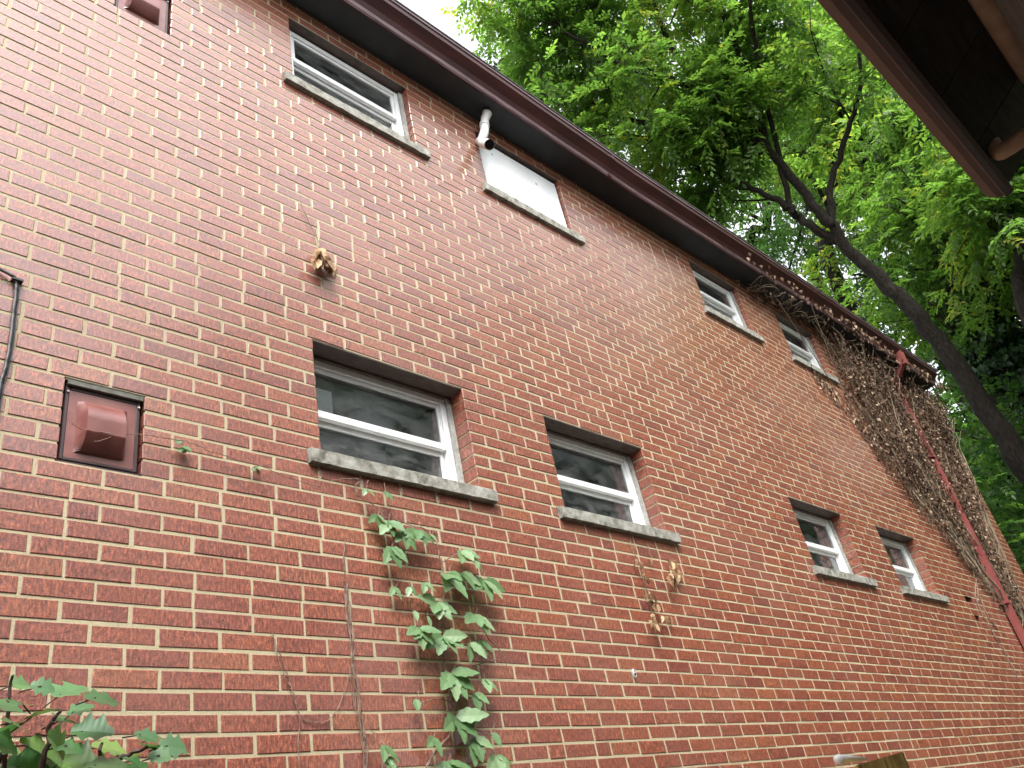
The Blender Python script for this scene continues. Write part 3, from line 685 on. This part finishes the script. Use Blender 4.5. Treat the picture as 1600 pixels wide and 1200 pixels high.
# ------------------------------------------------------------------ trees
def leaflets(o, d, n, L, W, rnd):        # arrays: base, direction, normal, length, width -> folded two-triangle leaflets
    d = d/np.linalg.norm(d, axis=1, keepdims=True); n = n-d*(n*d).sum(1, keepdims=True); n /= np.linalg.norm(n, axis=1, keepdims=True)+1e-9
    s = np.cross(d, n); L = L[:, None]; W = W[:, None]
    mid = o+d*L*.42; fold = n*W*.22
    V = np.stack([o, mid+s*W*.5+fold, o+d*L-n*L*.12, mid-s*W*.5+fold], 1).reshape(-1, 3)
    k = np.arange(len(o))*4
    Fc = np.stack([np.stack([k, k+1, k+2], 1), np.stack([k, k+2, k+3], 1)], 1).reshape(-1, 3)
    return V, Fc, np.repeat(rnd, 2)
def compound(o, d, size, pairs=4, llen=.085, lw=.041, tone=None):
    """pinnate leaves: o, d (N,3), size (N,)"""
    N = len(o); d = d/np.linalg.norm(d, axis=1, keepdims=True)
    up = np.tile([0,0,1.0], (N,1))+rng.normal(0,.35,(N,3)); side = np.cross(d, up); side /= np.linalg.norm(side, axis=1, keepdims=True); nn = np.cross(side, d)
    base_t = rng.random(N) if tone is None else tone
    Os, Ds, Ns, Ls, Ws, Rs = [], [], [], [], [], []
    RL = size*.26
    for j in range(pairs+1):
        u = .28+.72*j/pairs
        drop = np.array([0,0,-1.0])*(RL*u*u*.35)[:, None]
        pos = o+d*(RL*u)[:, None]+drop
        sides = (1,-1) if j < pairs else (0,)
        for sgn in sides:
            dd = d*(.62 if sgn else 1)+side*sgn*.85+np.array([0,0,-.30])+rng.normal(0,.16,(N,3))
            Os.append(pos); Ds.append(dd); Ns.append(nn+rng.normal(0,.22,(N,3)))
            Ls.append(size*llen*rng.uniform(.8,1.25,N)); Ws.append(size*lw*rng.uniform(.8,1.2,N)); Rs.append(np.clip(base_t+rng.normal(0,.10,N),0,1))
    return leaflets(np.concatenate(Os), np.concatenate(Ds), np.concatenate(Ns), np.concatenate(Ls), np.concatenate(Ws), np.concatenate(Rs))

def grow(limbs, n_sub, sub_len, n_twig, twig_len, leaves_per, up=.25, tmin=.25, bias=None):
    """limbs: list of (pts, r0, r1). Returns trunk MB and leaf origins/directions."""
    m = MB(); O = []; Dv = []
    for pts, r0, r1 in limbs:
        pp = smooth_path(pts, 6, 0); pp[1:-1] += rng.normal(0, .02, pp[1:-1].shape)
        m.tube(pp, np.linspace(r0, r1, len(pp)), 10)
    wts = np.array([np.linalg.norm(np.diff(np.array(p), axis=0), axis=1).sum()*(1.0 if r0 < .12 else .75) for p, r0, r1 in limbs]); wts /= wts.sum()
    for _ in range(n_sub):
        i = rng.choice(len(limbs), p=wts); pts, r0, r1 = limbs[i]; pp = smooth_path(pts, 6)
        tt = rng.uniform(tmin, 1.0) if r0 > .1 else rng.uniform(.45, 1.0)
        k = min(int(tt*(len(pp)-1)), len(pp)-2); b = pp[k]; ax = pp[k+1]-pp[k]; ax /= np.linalg.norm(ax)+1e-9
        d = rng.normal(0,1,3); d -= ax*(d@ax)*.6; d /= np.linalg.norm(d); d = d+ax*.45+np.array([0,0,up]); 
        if bias is not None: d = d+bias
        d /= np.linalg.norm(d); L = sub_len*rng.uniform(.5,1.25)*(1.15-.4*tt)
        P = [b]; dd = d.copy()
        for q in range(5):
            dd = dd+rng.normal(0,.16,3)+np.array([0,0,-.05*q]); dd /= np.linalg.norm(dd); P.append(P[-1]+dd*L/5)
        P = np.array(P); rr = max(.012, min(.045, (r0+(r1-r0)*tt)*.4))
        m.tube(P, np.linspace(rr, .006, 6), 6)
        for _t in range(n_twig):
            u = rng.uniform(.25,1.0)*5; k2 = min(int(u),4); tb = P[k2]+(P[k2+1]-P[k2])*(u-k2)
            td = rng.normal(0,1,3)*[1,1,.45]+dd*.5; td /= np.linalg.norm(td); tl = twig_len*rng.uniform(.5,1.2)
            tp = np.array([tb, tb+td*tl*.5+[0,0,.03], tb+td*tl+np.array([0,0,-.10*tl])])
            m.tube(tp, [.007,.005,.003], 4, cap=False)
            for q in range(leaves_per):
                f = rng.uniform(.2,1.0); lp = tb+(tp[2]-tb)*f
                ld = td*.5+rng.normal(0,.75,3)*[1,1,.5]+np.array([0,0,-.25]); O.append(lp); Dv.append(ld)
    return m, np.array(O), np.array(Dv)

def X(px, py, x): return at_x(px, py, x)
def make_tree(base, label, limbs, gp, leafm='tree_leaf', size=(1.15,1.75), pairs=4, cat='tree', **kw):
    th_ = thing('tree', tuple(base), label, cat, 'trees behind the brick house')
    m, O, Dv = grow(limbs, **kw)
    m.build('trunk', M['bark'], th_, True)
    sz = rng.uniform(size[0], size[1], len(O))
    tone = np.clip(.5+.22*np.sin(O[:,0]*1.9)+.22*np.sin(O[:,1]*2.3+O[:,2]*1.7)+rng.normal(0,.14,len(O)), 0, .97); tone[rng.random(len(O)) < .006] = 1
    V, Fc, R = compound(O, Dv, sz, pairs, tone=tone)
    np_mesh('crown', V, Fc, R, M[leafm], th_)
    return len(Fc)

tot = 0
# main leaning tree
tr0 = [X(1690,860,14.9), X(1600,730,14.6), X(1530,625,14.3), X(1450,512,13.8), X(1380,440,13.4), X(1330,392,13.1), X(1270,318,12.6), X(1200,235,12.0), X(1140,175,11.5)]
b0 = np.array([15.6, tr0[0][1]-.05, 0.0])
limbs = [([b0]+tr0, .215, .05),
         ([tr0[-1], X(1095,135,11.0), X(1040,60,10.4), X(1010,-40,9.9), X(990,-160,9.4)], .075, .025),
         ([tr0[-2], X(1130,150,11.3), X(1060,130,10.6), X(990,110,9.9), X(900,60,9.2), X(850,20,8.9)], .07, .02),
         ([X(1310,377,13.0), X(1255,345,12.6), X(1222,318,12.3), X(1180,296,12.0), X(1130,278,11.8), X(1080,262,11.6)], .085, .025),
         ([X(1240,335,12.45), X(1222,262,12.2), X(1190,120,11.6), X(1175,20,11.0), X(1165,-90,10.5)], .06, .02),
         ([X(1140,175,11.5), X(1085,205,11.0), X(1020,215,10.6), X(960,225,10.2), X(900,215,9.9)], .06, .02),
         ([X(1300,355,12.8), X(1300,280,12.8), X(1330,190,12.6), X(1345,110,12.3), X(1330,0,11.8)], .07, .02),
         ([X(1130,168,11.4), X(1010,190,11.0), X(940,170,10.6), X(860,120,10.2), X(815,80,10.0)], .06, .015),
         ([X(1200,235,12.0), X(1160,90,11.4), X(1120,0,10.9), X(1090,-90,10.4)], .08, .02)]
tot += make_tree(b0, 'large leaning tree whose thick dark trunk rises past the roof corner', limbs, None, n_sub=122, sub_len=2.2, n_twig=7, twig_len=.75, leaves_per=7, tmin=.90, up=.6, bias=np.array([.15,.35,.15]))
# slim forked tree
p = [X(1322,470,18.5), X(1300,345,18.2), X(1305,260,18.0), X(1320,200,17.8), X(1338,150,17.6)]; bb = np.array([p[0][0]+1.2, p[0][1], 0])
limbs = [([bb]+p, .20, .12), ([p[-1], X(1330,60,17.2), X(1325,-60,16.8)], .10, .04), ([p[-1], X(1360,90,17.4), X(1375,0,17.0), X(1385,-80,16.8)], .10, .04), ([p[1], X(1240,200,17.5), X(1200,100,17.0)], .06, .02), ([p[2], X(1400,200,17.5), X(1460,160,17)], .06, .02)]
tot += make_tree(bb, 'slim forked dark trunk standing behind the leaning tree', limbs, None, size=(1.3,2.0), n_sub=60, sub_len=2.6, n_twig=6, twig_len=.9, leaves_per=6, tmin=.5)
# ivy clad trunk
p = [X(1555,600,19), X(1500,480,18.8), X(1440,360,18.6), X(1387,275,18.4), X(1362,190,18.2), X(1348,80,18), X(1340,-40,17.8)]; bb = np.array([p[0][0]+.8, p[0][1]-.2, 0]); ivyA = [bb]+p
limbs = [([bb]+p, .26, .12), ([p[2], X(1480,240,18.0), X(1510,170,17.5)], .07, .02), ([p[3], X(1300,200,18.0), X(1240,150,17.5)], .07, .02), ([p[1], X(1400,440,18.0), X(1330,430,17.4)], .06, .02), ([p[1], X(1560,400,18.0), X(1620,340,17.4)], .06, .02)]
tot += make_tree(bb, 'tall tree with ivy-clad trunk right of the slim forked trunk', limbs, None, size=(1.3,2.0), n_sub=60, sub_len=2.6, n_twig=6, twig_len=.9, leaves_per=6, tmin=.4)
# second ivy trunk
p = [X(1625,640,17), X(1560,535,16.9), X(1528,450,16.8), X(1505,370,16.7), X(1490,290,16.6), X(1480,180,16.5)]; bb = np.array([p[0][0]+.8, p[0][1]-.2, 0]); ivyB = [bb]+p
limbs = [([bb]+p, .24, .12), ([p[2], X(1600,420,16.5), X(1650,350,16)], .07, .02), ([p[3], X(1440,340,16.5), X(1400,330,16)], .06, .02), ([p[1], X(1500,520,16.2), X(1450,470,15.8)], .05, .02), ([p[4], X(1560,230,16), X(1620,160,15.6)], .06, .02)]
tot += make_tree(bb, 'ivy-covered trunk nearest the right edge below the dark eave corner', limbs, None, size=(1.2,1.8), n_sub=75, sub_len=2.2, n_twig=6, twig_len=.8, leaves_per=6, tmin=.4)
# thin tree at right edge
p = [X(1640,560,14), X(1598,400,13.9), X(1590,320,13.8), X(1592,220,13.7), X(1598,100,13.6)]; bb = np.array([p[0][0]+.8, p[0][1]-.15, 0])
limbs = [([bb]+p, .13, .06), ([p[1], X(1620,300,13.6), X(1660,240,13.2)], .04, .015), ([p[1], X(1555,360,13.6), X(1530,340,13.4)], .03, .012)]
tot += make_tree(bb, 'thin dark tree at the right edge just below the eave corner', limbs, None, n_sub=45, sub_len=1.5, n_twig=6, twig_len=.6, leaves_per=6, tmin=.5)
# far trees filling the back
far = [((1290,470),26,[(1290,380),(1280,280),(1270,150)],'far tree with straight trunk just above the brick house gutter'),
       ((1190,430),27,[(1200,350),(1185,250),(1165,120)],'far tree behind the crown of the leaning tree left of the others'),
       ((1580,700),25,[(1560,560),(1520,400),(1480,220)],'far tree in shade behind the right edge trunks'),
       ((1470,560),29,[(1440,430),(1400,300),(1380,160)],'farthest pale tree between the ivy-clad trunks'),
       ((1050,330),24,[(1030,240),(1000,150),(960,40)],'far tree crown rising above the middle of the gutter')]
for (bx, xx, ps, lab) in far:
    p = [X(*bx, xx)]+[X(q[0], q[1], xx-.6*(i+1)) for i, q in enumerate(ps)]; bb = np.array([p[0][0]+.5, p[0][1], 0])
    limbs = [([bb]+p, .24, .08)]+[([p[i], p[i]+np.array([rng.uniform(-2.5,1), rng.uniform(-2.5,2.5), rng.uniform(1,3)]), p[i]+np.array([rng.uniform(-4,1.5), rng.uniform(-4,4), rng.uniform(2,5)])], .08, .02) for i in (1,2,3,1,2,0)]
    tot += make_tree(bb, lab, limbs, None, 'far_leaf', (1.7,2.6), 3, n_sub=52, sub_len=3.2, n_twig=5, twig_len=1.3, leaves_per=6, tmin=.3)
for (bx, by, hgt_, lab) in [(7.5,-9.5,13,'unseen tree behind the neighbouring house mirrored in the lower panes'), (12.5,-8.5,14,'unseen tree across the alley mirrored in the far panes'), (17.5,-7.0,14,'unseen tree at the far end of the alley on the neighbour side')]:  # out-of-view trees added so the panes reflect dark foliage
    bb = np.array([bx,by,0]); top = bb+[.4,.3,hgt_]
    limbs = [([bb, bb+[.1,.1,hgt_*.35], bb+[.2,.2,hgt_*.7], top], .28, .06)]+[([bb+[.1,.1,hgt_*f], bb+[dx*.5,dy*.5,hgt_*f+1.2], bb+[dx,dy,hgt_*f+2.2]], .10, .02) for f, dx, dy in ((.3,2.6,.8),(.35,-2.6,.6),(.4,.5,2.2),(.5,-2,-1.5),(.55,2.2,1.6),(.62,-1.8,1.4))]
    tot += make_tree(bb, lab, limbs, None, 'far_leaf', (1.9,2.8), 3, n_sub=95, sub_len=2.6, n_twig=6, twig_len=1.2, leaves_per=6, tmin=.25)
    for o_ in COL.objects:
        if o_.get('label') == lab: o_['group'] = 'trees on the neighbour side of the alley'
print('leaf triangles', tot)

# ivy sleeves on two trunks
def ivy_sleeve(path, r, n, label):
    th_ = thing('ivy', tuple(path[0]), label, 'ivy'); pp = smooth_path(path, 12); N = n
    k = rng.integers(8, len(pp)-1, N); c = pp[k]+(pp[np.minimum(k+1,len(pp)-1)]-pp[k])*rng.random((N,1))
    a = rng.uniform(0,2*PI,N); rr = r*(1+.5*np.abs(rng.normal(0,.6,N)))*(.8+.35*np.sin(k*.9))
    rad = np.stack([np.cos(a), np.sin(a), np.zeros(N)], 1)
    V, Fc, R = leaflets(c+rad*rr[:,None], rad*.4+rng.normal(0,.5,(N,3))+np.array([0,0,-.8]), rad+rng.normal(0,.3,(N,3))+[0,0,.4], rng.uniform(.10,.19,N), rng.uniform(.09,.16,N), rng.random(N))
    np_mesh('foliage', V, Fc, R, M['ivy_leaf'], th_)
    m = MB(); m.tube(pp[2:], .03, 5); m.build('stem', M['bark'], th_)
ivy_sleeve(ivyA, .42, 9000, 'dark ivy wrapped around the tall trunk beside the slim fork')
ivy_sleeve(ivyB, .40, 8000, 'dark ivy wrapped around the trunk nearest the right edge')

# undergrowth beyond the house end: shrubs as things, the far wood as one mass
def shrub(c, rad, n, label):
    th_ = thing('shrub', (c[0], c[1], 0), label, 'shrub', 'shrubs beyond the house end')
    d = rng.normal(0,1,(n,3)); d /= np.linalg.norm(d, axis=1, keepdims=True); d[:,2] = np.abs(d[:,2])*1.0
    lump = 1+.22*np.sin(d[:,0]*7+d[:,2]*5)+.18*np.sin(d[:,1]*9-d[:,2]*6)
    O = np.array([c[0],c[1],0])+d*np.array(rad)*(rng.uniform(.45,1.0,n)**.5*lump)[:,None]
    V, Fc, R = compound(O, d+rng.normal(0,.6,(n,3)), rng.uniform(.9,1.5,n), 3, .11, .055)
    np_mesh('foliage', V, Fc, R, M['far_leaf'], th_)
    m = MB()
    for i in range(9):
        a = rng.uniform(0,2*PI); e = np.array([c[0]+math.cos(a)*rad[0]*.6, c[1]+math.sin(a)*rad[1]*.6, rad[2]*.7])
        m.tube(smooth_path([(c[0]+math.cos(a)*.15, c[1]+math.sin(a)*.15, 0), (c[0]+math.cos(a)*rad[0]*.25, c[1]+math.sin(a)*rad[1]*.25, rad[2]*.4), e], 4), np.linspace(.05,.01,9), 5)
    m.build('stem', M['bark'], th_)
for c, rad, n, lab in [((17.2,-.2),(2.0,2.4,7.6),5200,'tall dark shrub right of the brick wall corner'), ((20.5,1.6),(2.6,2.6,8.8),4600,'broad shrub behind the brick wall corner'),
                       ((21.5,-2.2),(2.6,2.6,8.4),4600,'shaded shrub at the right edge of the undergrowth'), ((14.2,1.9),(1.5,1.6,7.2),2600,'narrow shrub close behind the far gable end')]:
    shrub(c, rad, n, lab)
N = 42000
x = rng.uniform(27, 46, N); y = rng.uniform(-24, 34, N); hh = 13+2*np.sin(y*.55)+2.5*np.sin(y*1.3+x*.4); z = hh*rng.random(N)**.8
keep = (np.sin(x*1.1+z*.7)+np.sin(y*1.2-z*.9)+rng.normal(0,.5,N)) > -1.0
O = np.stack([x,y,z],1)[keep]
V, Fc, R = compound(O, rng.normal(0,1,(len(O),3))*[1,1,.4], rng.uniform(2.6,4.2,len(O)), 2, .16, .085)
wd = np_mesh('woodland', V, Fc, R, M['far_leaf'], None); wd['kind'] = 'stuff'; wd['label'] = 'far dark green woodland behind the trees'; wd['category'] = 'woodland'

# ------------------------------------------------------------------ ground
g = MB(); g.quad((-400,-400,0),(400,-400,0),(400,400,0),(-400,400,0)); o = g.build('ground', M['soil']); o['kind'] = 'structure'
g = MB(); g.quad((-8,-2.78,.004),(13,-2.78,.004),(13,-.02,.004),(-8,-.02,.004)); o = g.build('path', M['gravel']); o['kind'] = 'structure'

# ------------------------------------------------------------------ light, sky, camera
EL, AZ = 58, 215
wd = bpy.data.worlds.new('World'); S.world = wd; wd.use_nodes = True; nt = wd.node_tree
sk = nt.nodes.new('ShaderNodeTexSky'); sk.sky_type = 'NISHITA'; sk.sun_disc = False; sk.sun_elevation = math.radians(EL); sk.sun_rotation = math.radians(AZ)
sk.air_density = 1.0; sk.dust_density = 4.0; sk.ozone_density = 1.0
hs = nt.nodes.new('ShaderNodeHueSaturation'); hs.inputs['Saturation'].default_value = .18
nt.links.new(sk.outputs[0], hs.inputs['Color']); nt.links.new(hs.outputs[0], nt.nodes['Background'].inputs[0]); nt.nodes['Background'].inputs[1].default_value = .15
sl = bpy.data.lights.new('sun', 'SUN'); sl.energy = .8; sl.angle = math.radians(25); sl.color = (1,.97,.93)
so = bpy.data.objects.new('sun', sl); COL.objects.link(so)
az = math.radians(AZ); sd = Vector((math.sin(az)*math.cos(math.radians(EL)), math.cos(az)*math.cos(math.radians(EL)), math.sin(math.radians(EL))))
so.rotation_euler = sd.to_track_quat('Z', 'Y').to_euler(); so.location = (0,0,30)

cd = bpy.data.cameras.new('camera'); co = bpy.data.objects.new('camera', cd); COL.objects.link(co)
from mathutils import Matrix
r_ = RM[0]; u_ = -RM[1]; b_ = -RM[2]
co.matrix_world = Matrix(((r_[0],u_[0],b_[0],CAM[0]),(r_[1],u_[1],b_[1],CAM[1]),(r_[2],u_[2],b_[2],CAM[2]),(0,0,0,1)))
cd.sensor_width = 36; cd.lens = F*36/1600; cd.clip_start = .05; cd.clip_end = 2000
S.camera = co
S.view_settings.view_transform = 'Standard'; S.view_settings.look = 'None'; S.view_settings.gamma = 1; S.view_settings.exposure = 2.0
try:
    S.cycles.max_bounces = 8; S.cycles.transparent_max_bounces = 12
except Exception: pass
